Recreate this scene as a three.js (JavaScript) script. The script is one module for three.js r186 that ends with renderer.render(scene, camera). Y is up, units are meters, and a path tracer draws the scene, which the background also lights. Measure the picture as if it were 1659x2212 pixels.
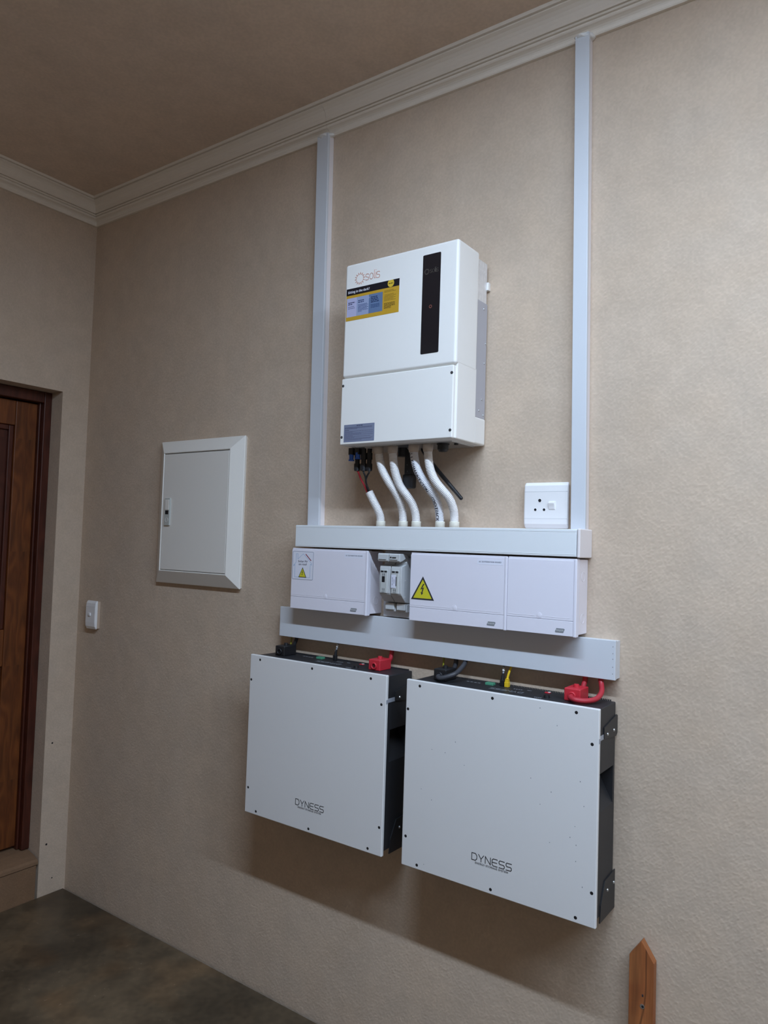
import * as THREE from 'three';
import { RoundedBoxGeometry } from 'three/addons/geometries/RoundedBoxGeometry.js';
import { TextGeometry } from 'three/addons/geometries/TextGeometry.js';
import { FontLoader } from 'three/addons/loaders/FontLoader.js';
import { mergeGeometries } from 'three/addons/utils/BufferGeometryUtils.js';
import { RectAreaLightUniformsLib } from 'three/addons/lights/RectAreaLightUniformsLib.js';
import { Brush, Evaluator, SUBTRACTION } from 'three-bvh-csg';

// ---------------------------------------------------------------- camera, light, exposure
const scene = new THREE.Scene();
scene.background = new THREE.Color(0x000000);
const IW = 1659, IH = 2212, FPX = 1584.94;
const camera = new THREE.PerspectiveCamera(2 * Math.atan(IH / 2 / FPX) * 180 / Math.PI, IW / IH, 0.05, 60);
camera.rotation.order = 'YXZ';
camera.position.set(3.08118, 1.58644, 1.93907);
camera.rotation.set(0.043189, 0.619916, 0.032031);
camera.updateMatrixWorld(true);
const renderer = new THREE.WebGLRenderer({ antialias: true });
renderer.toneMapping = THREE.LinearToneMapping;
renderer.toneMappingExposure = 2.5;
renderer.shadowMap.enabled = true;
RectAreaLightUniformsLib.init();
// the cool white battens on the garage ceiling: [x centre, z centre, length]
const BATTENS = [[2.82, 1.40, 1.5], [4.5, 1.40, 1.5]];
const BATTEN_INTENSITY = 62, BATTEN_SIDE = 10, BATTEN_COLOR = new THREE.Color().setRGB(0.78, 1.0, 1.29), BATTEN_GLOW = 5;

// ---------------------------------------------------------------- helpers
const V = (x, y, z) => new THREE.Vector3(x, y, z);
const camR = new THREE.Matrix4().extractRotation(camera.matrixWorld);
function rayAt(px, py) { return V((px - IW / 2) / FPX, -(py - IH / 2) / FPX, -1).applyMatrix4(camR); }
function at(px, py, o) {                      // the point of a photo pixel on a plane x=, y= or z=
  const d = rayAt(px, py), k = Object.keys(o)[0], c = camera.position;
  return d.multiplyScalar((o[k] - c[k]) / d[k]).add(c);
}
const atz = (px, py, z) => at(px, py, { z });
let seed = 12345;
function rnd() { seed = (seed * 1664525 + 1013904223) >>> 0; return seed / 4294967296; }
const H = 3.124, RX = 5.7, RZ = 4.8;           // room height and extent

const taken = new Map();
function numbered(n) { const k = taken.get(n) || 0; taken.set(n, k + 1); return k ? n + '_' + String(k).padStart(3, '0') : n; }
function thing(name, label, category, o, group) {
  const g = new THREE.Group(); g.name = numbered(name); g.position.copy(o); scene.add(g);
  g.userData = { label, category }; if (group) g.userData.group = group;
  g._o = o.clone(); return g;
}
function setting(name, label, o = V(0, 0, 0)) {
  const g = new THREE.Group(); g.name = name; g.position.copy(o); scene.add(g);
  g.userData = { kind: 'structure' }; if (label) g.userData.label = label; g._o = o.clone(); return g;
}
function part(parent, name, geo, mat, label) {      // geometry is given in world coordinates
  if (Array.isArray(geo)) geo = mergeGeometries(geo.map(g => g.index ? g.toNonIndexed() : g).map(strip));
  const o = parent._o; geo = geo.clone(); geo.translate(-o.x, -o.y, -o.z);
  const m = new THREE.Mesh(geo, mat); m.name = name; m.castShadow = m.receiveShadow = true; m._o = o;
  if (label) m.userData.label = label;
  parent.add(m); return m;
}
function strip(g) { for (const k of Object.keys(g.attributes)) if (!['position', 'normal', 'uv'].includes(k)) g.deleteAttribute(k); g.morphAttributes = {}; return g; }
const bx = (x0, x1, y0, y1, z0, z1) => new THREE.BoxGeometry(x1 - x0, y1 - y0, z1 - z0).translate((x0 + x1) / 2, (y0 + y1) / 2, (z0 + z1) / 2);
const rb = (x0, x1, y0, y1, z0, z1, r = 0.002, s = 2) => new RoundedBoxGeometry(x1 - x0, y1 - y0, z1 - z0, s, r).translate((x0 + x1) / 2, (y0 + y1) / 2, (z0 + z1) / 2);
function metreUV(g, s = 1) {                        // box-mapped uv in metres
  if (g.index) g = g.toNonIndexed(); const p = g.attributes.position, n = g.attributes.normal, uv = new Float32Array(p.count * 2);
  for (let i = 0; i < p.count; i++) {
    const ax = Math.abs(n.getX(i)), ay = Math.abs(n.getY(i)), az = Math.abs(n.getZ(i)); let u, v;
    if (az >= ax && az >= ay) { u = p.getX(i); v = p.getY(i); } else if (ax >= ay) { u = p.getZ(i) + 0.37; v = p.getY(i); } else { u = p.getX(i); v = p.getZ(i); }
    uv[2 * i] = u / s; uv[2 * i + 1] = v / s;
  }
  g.setAttribute('uv', new THREE.BufferAttribute(uv, 2)); return g;
}
function cylBetween(a, b, r0, r1 = r0, seg = 20) {
  const d = b.clone().sub(a), L = d.length(), g = new THREE.CylinderGeometry(r1, r0, L, seg);
  g.applyQuaternion(new THREE.Quaternion().setFromUnitVectors(V(0, 1, 0), d.normalize()));
  return g.translate((a.x + b.x) / 2, (a.y + b.y) / 2, (a.z + b.z) / 2);
}
function tube(pts, r, seg = 48, rad = 12) { return new THREE.TubeGeometry(new THREE.CatmullRomCurve3(pts, false, 'centripetal'), seg, r, rad, false); }
function extr(pts, depth, bevel = 0) {              // polygon in xy extruded in z
  const s = new THREE.Shape(pts.map(p => new THREE.Vector2(p[0], p[1])));
  return new THREE.ExtrudeGeometry(s, { depth, bevelEnabled: bevel > 0, bevelSize: bevel, bevelOffset: -bevel, bevelThickness: bevel, bevelSegments: 2, curveSegments: 8 });
}
function extrX(zy, x0, x1, bevel = 0) {             // polygon of (z,y) extruded along x
  const g = extr(zy.map(([z, y]) => [-z, y]), x1 - x0 - 2 * bevel, bevel); g.rotateY(Math.PI / 2);
  return g.translate(x0 + bevel, 0, 0);
}
function roundPlate(x0, x1, y0, y1, r, z0, z1) {
  const s = new THREE.Shape(); s.moveTo(x0 + r, y0); s.lineTo(x1 - r, y0); s.quadraticCurveTo(x1, y0, x1, y0 + r); s.lineTo(x1, y1 - r); s.quadraticCurveTo(x1, y1, x1 - r, y1); s.lineTo(x0 + r, y1); s.quadraticCurveTo(x0, y1, x0, y1 - r); s.lineTo(x0, y0 + r); s.quadraticCurveTo(x0, y0, x0 + r, y0);
  return new THREE.ExtrudeGeometry(s, { depth: z1 - z0, bevelEnabled: false, curveSegments: 8 }).translate(0, 0, z0);
}
function strokes(lines, w, z, d = 0.0004) {         // lettering from straight strokes, flat on a plane z
  const gs = [];
  for (const l of lines) for (let i = 0; i + 1 < l.length; i++) {
    const [a, b] = [l[i], l[i + 1]], dx = b[0] - a[0], dy = b[1] - a[1], L = Math.hypot(dx, dy);
    const g = new THREE.BoxGeometry(L + w * 0.9, w, d); g.rotateZ(Math.atan2(dy, dx)); g.translate((a[0] + b[0]) / 2, (a[1] + b[1]) / 2, z + d / 2); gs.push(g);
  }
  return mergeGeometries(gs);
}
const loader = new FontLoader();
const fBold = await loader.loadAsync('fonts/droid/droid_sans_bold.typeface.json');
const fReg = await loader.loadAsync('fonts/droid/droid_sans_regular.typeface.json');
function textGeo(str, font, x0, y0, w, h, z, d = 0.0004) {       // text fitted into a box on plane z
  const g = new TextGeometry(str, { font, size: 1, depth: 1, curveSegments: 4, bevelEnabled: false });
  g.computeBoundingBox(); const b = g.boundingBox;
  g.translate(-b.min.x, -b.min.y, 0); g.scale(w / (b.max.x - b.min.x), h / (b.max.y - b.min.y), d); return g.translate(x0, y0, z);
}

// ---------------------------------------------------------------- textures
function noiseGrid(n) { const a = new Float32Array(n * n); for (let i = 0; i < n * n; i++) a[i] = rnd(); return a; }
function sampler(n) { const a = noiseGrid(n); return (x, y) => { x = ((x % n) + n) % n; y = ((y % n) + n) % n; const i = Math.floor(x), j = Math.floor(y), fx = x - i, fy = y - j, sx = fx * fx * (3 - 2 * fx), sy = fy * fy * (3 - 2 * fy), i1 = (i + 1) % n, j1 = (j + 1) % n; const a0 = a[j * n + i], b0 = a[j * n + i1], c0 = a[j1 * n + i], d0 = a[j1 * n + i1]; return (a0 + (b0 - a0) * sx) * (1 - sy) + (c0 + (d0 - c0) * sx) * sy; }; }
function dataTex(n, fn, srgb) {
  const d = new Uint8Array(n * n * 4);
  for (let j = 0; j < n; j++) for (let i = 0; i < n; i++) { const c = fn(i / n, j / n); const k = (j * n + i) * 4; d[k] = c[0]; d[k + 1] = c[1]; d[k + 2] = c[2]; d[k + 3] = 255; }
  const t = new THREE.DataTexture(d, n, n, THREE.RGBAFormat); t.wrapS = t.wrapT = THREE.RepeatWrapping; t.magFilter = THREE.LinearFilter; t.minFilter = THREE.LinearMipmapLinearFilter; t.generateMipmaps = true;
  if (srgb) t.colorSpace = THREE.SRGBColorSpace; t.needsUpdate = true; return t;
}
const clamp = (v, a = 0, b = 255) => Math.max(a, Math.min(b, v));
const n8 = sampler(8), n16 = sampler(16), n32 = sampler(32), n64 = sampler(64), n128 = sampler(128), n256 = sampler(256);
// plaster relief: trowel ripples running down to the right, sparse lumps, fine grain (tile of 1.3 m)
const plasterBump = dataTex(1024, (u, v) => {
  const big = n16(u * 16, v * 16), rip = n256((u + v) * 128, (v - u) * 256), lump = Math.pow(n128(u * 128, v * 128), 3), pip = Math.pow(n256(u * 256, v * 256), 3);
  const e = 255 * (0.2 + 0.30 * rip * (0.3 + big) + 0.22 * lump + 0.26 * pip + 0.10 * n32(u * 32, v * 32)); return [clamp(e), clamp(e), clamp(e)];
});
const plasterCol = (r, g, b) => dataTex(512, (u, v) => {
  const m = 1 + 0.02 * (n8(u * 8, v * 8) - 0.5) + 0.035 * (n32(u * 32, v * 32) - 0.5) + 0.05 * (n256(u * 256, v * 256) - 0.5), k = (n16(u * 16 + 3, v * 16 + 5) - 0.5) * 2;
  return [clamp(r * m + k), clamp(g * m), clamp(b * m - k)];
}, true);
const concreteCol = dataTex(1024, (u, v) => {
  const a = n8(u * 8, v * 8), b = n32(u * 32, v * 32), c = n128(u * 128, v * 128), blot = Math.max(0, n16(u * 16, v * 16) - 0.55) * 1.6, m = 0.72 + 0.38 * a + 0.22 * (b - 0.5) + 0.16 * (c - 0.5);
  const spk = n256(u * 256, v * 256) > 0.965 && b > 0.55 ? 34 : 0;
  return [clamp(94 * m + 14 * blot + spk), clamp(80 * m + 2 * blot + spk), clamp(62 * m - 6 * blot + spk)];
}, true);
const concreteRough = dataTex(512, (u, v) => { const e = 120 + 80 * n16(u * 16, v * 16) + 40 * n128(u * 128, v * 128); return [clamp(e), clamp(e), clamp(e)]; });
const woodTex = (r, g, b, k) => dataTex(512, (u, v) => {     // grain along v
  const w = u * 9 + 1.6 * n8(u * 8 + 1, v * 4) + 0.6 * n32(u * 32, v * 6), ring = 0.5 + 0.5 * Math.sin(w * 6.283), fib = n256(u * 256, v * 16), m = 1 - k * 0.5 + k * (0.55 * ring + 0.45 * fib) + 0.2 * (n8(u * 8, v * 8) - 0.5);
  return [clamp(r * m), clamp(g * m * (0.96 + 0.06 * ring)), clamp(b * m * (0.92 + 0.1 * ring))];
}, true);
const picketTex = dataTex(1024, (u, v) => {        // pine board: broad figure, one dark curving growth band
  const x = (u + 3) * 0.66, y = v * 0.66, t = Math.max(0, Math.min(1, (0.545 - y) / 0.13)), c = 2.557 + 0.001 * Math.sin(y * 30) - 0.014 * t * t, d = (x - c) / 0.0021, band = Math.exp(-d * d);
  const fig = n32(u * 32 + 0.8 * n8(u * 8, v * 8), v * 2.0), fib = n256(u * 256, v * 16), red = Math.max(0, n16(u * 16 + 4, v * 16 + 6) - 0.4), m = 0.86 + 0.2 * fig + 0.12 * (fib - 0.5) - 0.34 * band - 0.2 * red;
  return [clamp(168 * m), clamp(103 * m * (1 - 0.15 * red)), clamp(58 * m * (1 - 0.25 * red))];
}, true);
const brushed = dataTex(512, (u, v) => { const e = 60 + 120 * n256(u * 256, v * 6) + 30 * n32(u * 32, v * 2); return [clamp(e), clamp(e), clamp(e)]; });
function canvasTex(w, h, draw) {
  const c = document.createElement('canvas'); c.width = w; c.height = h; const x = c.getContext('2d'); draw(x, w, h);
  const t = new THREE.CanvasTexture(c); t.colorSpace = THREE.SRGBColorSpace; t.magFilter = THREE.LinearFilter; return t;
}
function bars(x, lines, color, lh) {                // print too small to read: rows of word-long dashes
  x.fillStyle = color; let s = 7;
  for (const [x0, x1, y] of lines) { let p = x0; while (p < x1) { s = (s * 16807) % 2147483647; const w = Math.min(x1 - p, lh * (1.2 + (s % 100) / 100 * 2.6)); x.fillRect(p, y, w, lh); p += w + lh * 0.5; } }
}

// ---------------------------------------------------------------- materials
const std = (c, rough = 0.5, o = {}) => new THREE.MeshStandardMaterial({ color: c, roughness: rough, ...o });
const lin = (r, g, b) => new THREE.Color().setRGB(r, g, b);
const M = {
  wall: std(0xffffff, 0.85, { map: plasterCol(199, 178, 157), bumpMap: plasterBump, bumpScale: 0.0013 }),
  ceiling: std(0xffffff, 0.9, { map: plasterCol(220, 199, 180) }),
  cornice: std(lin(0.83, 0.745, 0.645), 0.7),
  floor: std(0xffffff, 0.55, { map: concreteCol, roughnessMap: concreteRough }),
  step: std(0xffffff, 0.8, { map: plasterCol(128, 98, 72), bumpMap: plasterBump, bumpScale: 0.0015 }),
  doorWood: std(0xffffff, 0.42, { map: woodTex(104, 56, 24, 0.35) }),
  doorDark: std(0xffffff, 0.4, { map: woodTex(74, 34, 22, 0.3) }),
  pine: std(0xffffff, 0.6, { map: picketTex }),
  trunk: std(lin(0.649, 0.667, 0.702), 0.38),
  trunkTop: std(lin(0.803, 0.826, 0.840), 0.4),
  trunkWarmLit: std(lin(0.824, 0.766, 0.764), 0.4),  // trunking sides and caps: warm light from the right painted into the white
  inverter: std(lin(0.865, 0.836, 0.793), 0.42),
  dbWhite: std(lin(0.814, 0.786, 0.859), 0.36),
  dbSide: std(lin(0.824, 0.776, 0.821), 0.38),
  socket: std(lin(0.865, 0.846, 0.840), 0.3),
  panel: std(lin(0.824, 0.786, 0.726), 0.42),
  batWhite: std(lin(0.762, 0.746, 0.735), 0.42),
  batBlack: std(lin(0.022, 0.022, 0.025), 0.5),
  bracket: std(lin(0.018, 0.018, 0.02), 0.45),
  black: std(lin(0.012, 0.012, 0.014), 0.45),
  screw: std(lin(0.05, 0.055, 0.065), 0.35, { metalness: 0.6 }),
  steel: std(lin(0.62, 0.64, 0.66), 0.3, { metalness: 0.9 }),
  alu: std(lin(0.824, 0.816, 0.821), 0.42, { metalness: 0.35, roughnessMap: brushed, bumpMap: brushed, bumpScale: 0.0003 }),
  greyPlate: std(lin(0.474, 0.468, 0.506), 0.45, { metalness: 0.15 }),
  display: new THREE.MeshPhysicalMaterial({ color: lin(0.012, 0.011, 0.014), roughness: 0.12, clearcoat: 0.6, clearcoatRoughness: 0.08 }),
  orange: std(lin(0.62, 0.20, 0.10), 0.5),
  logoDim: std(lin(0.11, 0.09, 0.07), 0.5),
  red: std(lin(0.55, 0.025, 0.04), 0.42),
  redCable: std(lin(0.42, 0.022, 0.035), 0.5),
  blackCable: std(lin(0.016, 0.016, 0.018), 0.5),
  greyCable: std(lin(0.045, 0.045, 0.052), 0.5),
  yellow: std(lin(0.80, 0.52, 0.02), 0.4),
  earth: std(lin(0.30, 0.30, 0.02), 0.5),
  white: std(lin(0.865, 0.836, 0.802), 0.45),
  conduit: std(lin(0.865, 0.836, 0.821), 0.4),
  coupler: std(lin(0.824, 0.796, 0.688), 0.45),
  collar: std(lin(0.639, 0.547, 0.477), 0.5),
  blue: std(lin(0.03, 0.14, 0.62), 0.4),
  fuseGrey: std(lin(0.57, 0.58, 0.585), 0.5),
  fuseClear: std(lin(0.515, 0.527, 0.516), 0.25),
  hole: std(lin(0.006, 0.006, 0.008), 0.6),
  ink: std(lin(0.03, 0.03, 0.035), 0.6),
  tagGrey: std(lin(0.24, 0.25, 0.27), 0.4),
  green: std(lin(0.08, 0.30, 0.18), 0.4),
  printWhite: std(lin(0.55, 0.55, 0.56), 0.5),
};

// ---------------------------------------------------------------- the room
const floor = setting('floor', 'dark stained concrete garage floor');
part(floor, 'slab', metreUV(bx(0.005, RX, -0.12, 0, 0.011, RZ), 1.9), M.floor);
part(floor, 'base', bx(-0.25, RX + 0.2, -0.2, -0.12, -0.2, RZ + 0.2), M.floor);
const ceil = setting('ceiling', 'plain painted taupe ceiling');
part(ceil, 'board', metreUV(bx(-0.25, RX + 0.2, H, H + 0.12, -0.2, RZ + 0.2), 1.6), M.ceiling);
const wb = setting('wall_back', 'beige plastered wall carrying the solar equipment');
part(wb, 'plaster', metreUV(bx(-0.25, RX + 0.2, -0.12, H, -0.2, 0), 1.3), M.wall);
const DZ0 = 0.128, DZ1 = 1.06, DTOP = 2.221;
const wl = setting('wall_left', 'beige plastered side wall with door opening');
part(wl, 'plaster', mergeGeometries([
  metreUV(bx(-0.25, 0, -0.12, H, 0, DZ0), 1.3), metreUV(bx(-0.25, 0, DTOP, H, DZ0, DZ1), 1.3), metreUV(bx(-0.25, 0, -0.12, H, DZ1, RZ + 0.2), 1.3)]), M.wall);
for (const [px, py, r] of [[113, 1605, 0.004], [100, 1824, 0.0045], [112, 1896, 0.003]]) {
  const p = at(px, py, { x: 0 }); part(wl, 'drill_hole', cylBetween(V(-0.01, p.y, p.z), V(0.0004, p.y, p.z), r, r, 10), M.hole);
}
const wr = setting('wall_right'); part(wr, 'plaster', metreUV(bx(RX, RX + 0.2, -0.12, H, 0, RZ + 0.2), 1.3), M.wall);
const wf = setting('wall_front'); part(wf, 'plaster', metreUV(bx(0, RX, -0.12, H, RZ, RZ + 0.2), 1.3), M.wall);

// cornice: profile (out from the wall, down from the ceiling)
const PROF = [[0, -0.108], [0.010, -0.108], [0.0125, -0.105], [0.0125, -0.100], [0.0095, -0.0985], [0.0095, -0.094], [0.0115, -0.0895], [0.016, -0.0855], [0.0215, -0.083], [0.0265, -0.0815], [0.029, -0.079], [0.0295, -0.076], [0.0285, -0.0735], [0.025, -0.0725], [0.025, -0.071], [0.0305, -0.070], [0.0325, -0.0675], [0.0325, -0.0655], [0.031, -0.064], [0.027, -0.063], [0.027, -0.0615], [0.0335, -0.0605], [0.0335, -0.054], [0.0345, -0.046], [0.0375, -0.036], [0.043, -0.0275], [0.051, -0.0205], [0.0605, -0.016], [0.0605, -0.0125], [0.0565, -0.0115], [0.0565, -0.009], [0.0645, -0.008], [0.066, -0.004], [0.068, 0], [0, 0]];
function cornice(fn, s0, s1) {                     // fn(out, y, along) -> point ; s0/s1 = functions of the projection
  const pos = [], idx = []; const n = PROF.length;
  for (let i = 0; i + 1 < n; i++) {
    const a = PROF[i], b = PROF[i + 1], q = [fn(a[0], H + a[1], s0(a[0])), fn(b[0], H + b[1], s0(b[0])), fn(b[0], H + b[1], s1(b[0])), fn(a[0], H + a[1], s1(a[0]))];
    const k = pos.length / 3; for (const p of q) pos.push(p.x, p.y, p.z); idx.push(k, k + 1, k + 2, k, k + 2, k + 3);
  }
  const g = new THREE.BufferGeometry(); g.setAttribute('position', new THREE.Float32BufferAttribute(pos, 3)); g.setIndex(idx); g.computeVertexNormals();
  g.setAttribute('uv', new THREE.Float32BufferAttribute(new Float32Array(pos.length / 3 * 2), 2)); return g;
}
const along = (p, y, s) => V(s, y, p), side = (p, y, s) => V(p, y, s);
const joint = atz(700, 240, 0.045).x;
const t1 = setting('trim_1', 'moulded plaster cornice above the equipment wall');
part(t1, 'cornice_length', cornice(along, p => p, () => joint - 0.0003), M.cornice);
part(t1, 'cornice_length', cornice(along, () => joint + 0.0003, () => RX), M.cornice);
const t2 = setting('trim_2', 'moulded plaster cornice above the doorway wall');
part(t2, 'cornice_length', cornice(side, p => p, () => RZ), M.cornice);

// doorway: step, frame, panelled door
const ds = setting('door_step', 'brown plastered doorstep under the wooden door');
part(ds, 'riser', metreUV(bx(-0.25, 0.001, -0.1, 0.142, DZ0 + 0.012, DZ1 - 0.01), 1.3), M.step);
part(ds, 'sill', metreUV(extr([[-0.25, 0.142], [0.004, 0.146], [0.003, 0.158], [-0.006, 0.166], [-0.035, 0.176], [-0.08, 0.186], [-0.25, 0.2]].map(p => p), DZ1 - DZ0 - 0.01).translate(0, 0, DZ0 + 0.005), 1.3), M.step);
const door = setting('door_1', 'stained hardwood panelled door in its frame');
const FX = -0.082;
const doorFrame = (z0, z1, y0, y1, x0, x1, m, name) => part(door, name, metreUV(rb(x0, x1, y0, y1, z0, z1, 0.004), 0.5), m);
doorFrame(DZ0, DZ0 + 0.036, 0.19, DTOP, -0.2, FX, M.doorDark, 'jamb');
doorFrame(DZ0 + 0.036, DZ0 + 0.046, 0.19, DTOP - 0.03, -0.2, FX - 0.022, M.doorDark, 'stop');
doorFrame(DZ1 - 0.036, DZ1, 0.19, DTOP, -0.2, FX, M.doorDark, 'jamb');
doorFrame(DZ0 + 0.036, DZ1 - 0.036, DTOP - 0.05, DTOP - 0.002, -0.2, FX, M.doorDark, 'head');
const LZ0 = DZ0 + 0.046, LZ1 = DZ1 - 0.04, LY0 = 0.205, LY1 = DTOP - 0.055, LXF = -0.118;
doorFrame(LZ0, LZ0 + 0.098, LY0, LY1, LXF - 0.04, LXF, M.doorWood, 'stile');
doorFrame(LZ1 - 0.098, LZ1, LY0, LY1, LXF - 0.04, LXF, M.doorWood, 'stile');
for (const [a, b] of [[LY1 - 0.11, LY1], [1.0, 1.16], [LY0, LY0 + 0.2]]) doorFrame(LZ0 + 0.098, LZ1 - 0.098, a, b, LXF - 0.04, LXF - 0.001, M.doorWood, 'rail');
for (const [a, b] of [[1.16, LY1 - 0.11], [LY0 + 0.2, 1.0]]) {
  const z0 = LZ0 + 0.098, z1 = LZ1 - 0.098;
  for (const [p, q, r, s] of [[z0, z0 + 0.022, a, b], [z1 - 0.022, z1, a, b], [z0 + 0.022, z1 - 0.022, a, a + 0.022], [z0 + 0.022, z1 - 0.022, b - 0.022, b]]) doorFrame(p, q, r, s, LXF - 0.03, LXF - 0.01, M.doorDark, 'moulding');
  doorFrame(z0 + 0.02, z1 - 0.02, a + 0.02, b - 0.02, LXF - 0.034, LXF - 0.022, M.doorDark, 'panel');
  doorFrame(z0 + 0.06, z1 - 0.06, a + 0.06, b - 0.06, LXF - 0.03, LXF - 0.014, M.doorDark, 'raised_field');
}

// ---------------------------------------------------------------- ceiling battens (lamps above the camera)
BATTENS.forEach(([x, z, L], i) => {
  const o = V(x, H - 0.05, z);
  const t = thing('ceiling_batten', ['white ceiling batten lamp in front of the inverter wall', 'white ceiling batten lamp beyond the one at the inverter wall'][i], 'lamp', o, 'ceiling battens');
  part(t, 'housing', rb(x - L / 2, x + L / 2, H - 0.04, H, z - 0.05, z + 0.05, 0.008), M.white);
  const dm = new THREE.MeshStandardMaterial({ color: 0xffffff, roughness: 0.5, emissive: BATTEN_COLOR, emissiveIntensity: BATTEN_GLOW });
  part(t, 'diffuser', rb(x - L / 2 + 0.01, x + L / 2 - 0.01, H - 0.058, H - 0.03, z - 0.035, z + 0.035, 0.008), dm);
  const l = new THREE.RectAreaLight(BATTEN_COLOR, BATTEN_INTENSITY, L - 0.04, 0.06);
  l.name = 'batten_light'; l.position.set(0, -0.0095, 0); l.rotation.x = -Math.PI / 2; t.add(l);
  for (const s of [-1, 1]) {                      // the two long sides of the diffuser
    const q = new THREE.RectAreaLight(BATTEN_COLOR, BATTEN_SIDE, L - 0.04, 0.026); q.name = 'batten_side_light';
    q.position.set(0, 0.004, s * 0.0365); q.rotation.y = s < 0 ? 0 : Math.PI; t.add(q);
  }
});

// ---------------------------------------------------------------- cable trunking
function vTrunk(label, xb, xt, w, d, y0, y1) {
  const o = V(xb + w / 2, y0, 0), t = thing('cable_trunking', label, 'trunking', o);
  const x0 = xb, x1 = xb + w;
  part(t, 'base', rb(x0 + 0.0025, x1 - 0.0025, y0, y1, 0, d - 0.006, 0.0008), M.trunkWarmLit);
  part(t, 'lid', rb(x0, x1, y0, y1, d - 0.011, d, 0.0016), M.trunk);
  // sealant smeared where the trunking meets the cornice
  const bl = new THREE.SphereGeometry(1, 20, 14), p = bl.attributes.position;
  for (let i = 0; i < p.count; i++) { const a = 1 + 0.28 * (n32(p.getX(i) * 3 + 9 + xb, p.getY(i) * 3 + p.getZ(i) * 4 + 7) - 0.5) * 2; p.setXYZ(i, p.getX(i) * a * (w / 2 + 0.007), p.getY(i) * a * 0.011, p.getZ(i) * a * (d / 2 + 0.006)); }
  bl.computeVertexNormals(); part(t, 'sealant', bl.translate((x0 + x1) / 2, y1 - 0.002, d / 2 - 0.002), M.white);
  t.rotation.z = Math.atan2(xb - xt, y1 - y0); return t;
}
vTrunk('white vertical trunking between the inverter and the recessed panel', 1.3985, 1.379, 0.051, 0.034, 1.641, 3.018);
vTrunk('white vertical trunking above the power socket, right of inverter', 2.3415, 2.325, 0.0405, 0.034, 1.641, 3.018);
{
  const x0 = 1.3955, x1 = 2.3858, y0 = 1.5675, y1 = 1.6403, d = 0.0896;
  const t = thing('cable_trunking', 'deep horizontal trunking above the distribution boards with end cap', 'trunking', V((x0 + x1) / 2, y0, 0));
  part(t, 'base', rb(x0 + 0.003, x1, y0 + 0.003, y1 - 0.003, 0, d - 0.008, 0.001), M.trunkWarmLit);
  part(t, 'lid', rb(x0, x1 - 0.006, y0, y1, d - 0.014, d - 0.0006, 0.0022), M.trunkTop);
  part(t, 'lid_ridge', rb(x0 + 0.001, x1 - 0.007, y1 - 0.0068, y1 - 0.0058, d - 0.001, d, 0.0004), M.trunkTop);
  part(t, 'lid_ridge', rb(x0 + 0.001, x1 - 0.007, y0 + 0.0055, y0 + 0.0065, d - 0.001, d, 0.0004), M.trunkTop);
  part(t, 'end_cap', rb(x1 - 0.004, x1 + 0.004, y0 - 0.002, y1 + 0.0015, 0, d + 0.001, 0.003), M.trunkWarmLit, 'white end cap tinted as if warmly lit');
  part(t, 'end_cap', rb(x0 - 0.002, x0 + 0.003, y0 + 0.001, y1, 0, d - 0.003, 0.002), M.trunkWarmLit);
}
{
  const x0 = 1.2901, x1 = 2.4704, y0 = 1.2534, y1 = 1.3555, d = 0.0376;
  const t = thing('cable_trunking', 'wide flat trunking between the distribution boards and the batteries', 'trunking', V((x0 + x1) / 2, y0, 0));
  part(t, 'base', bx(x0 + 0.002, x1 - 0.0005, y0 + 0.0025, y1 - 0.0025, 0, d - 0.009), M.trunk);
  part(t, 'lid', rb(x0, x1, y0, y1, d - 0.012, d, 0.0015), M.trunk);
  for (const k of [0.15, 0.32, 0.52, 0.66, 0.83]) part(t, 'rivet_mark', bx(x1 - 0.0075, x1 - 0.0062, y0 + (y1 - y0) * k, y0 + (y1 - y0) * k + 0.0022, d - 0.001, d + 0.0002), M.ink);
}

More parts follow.
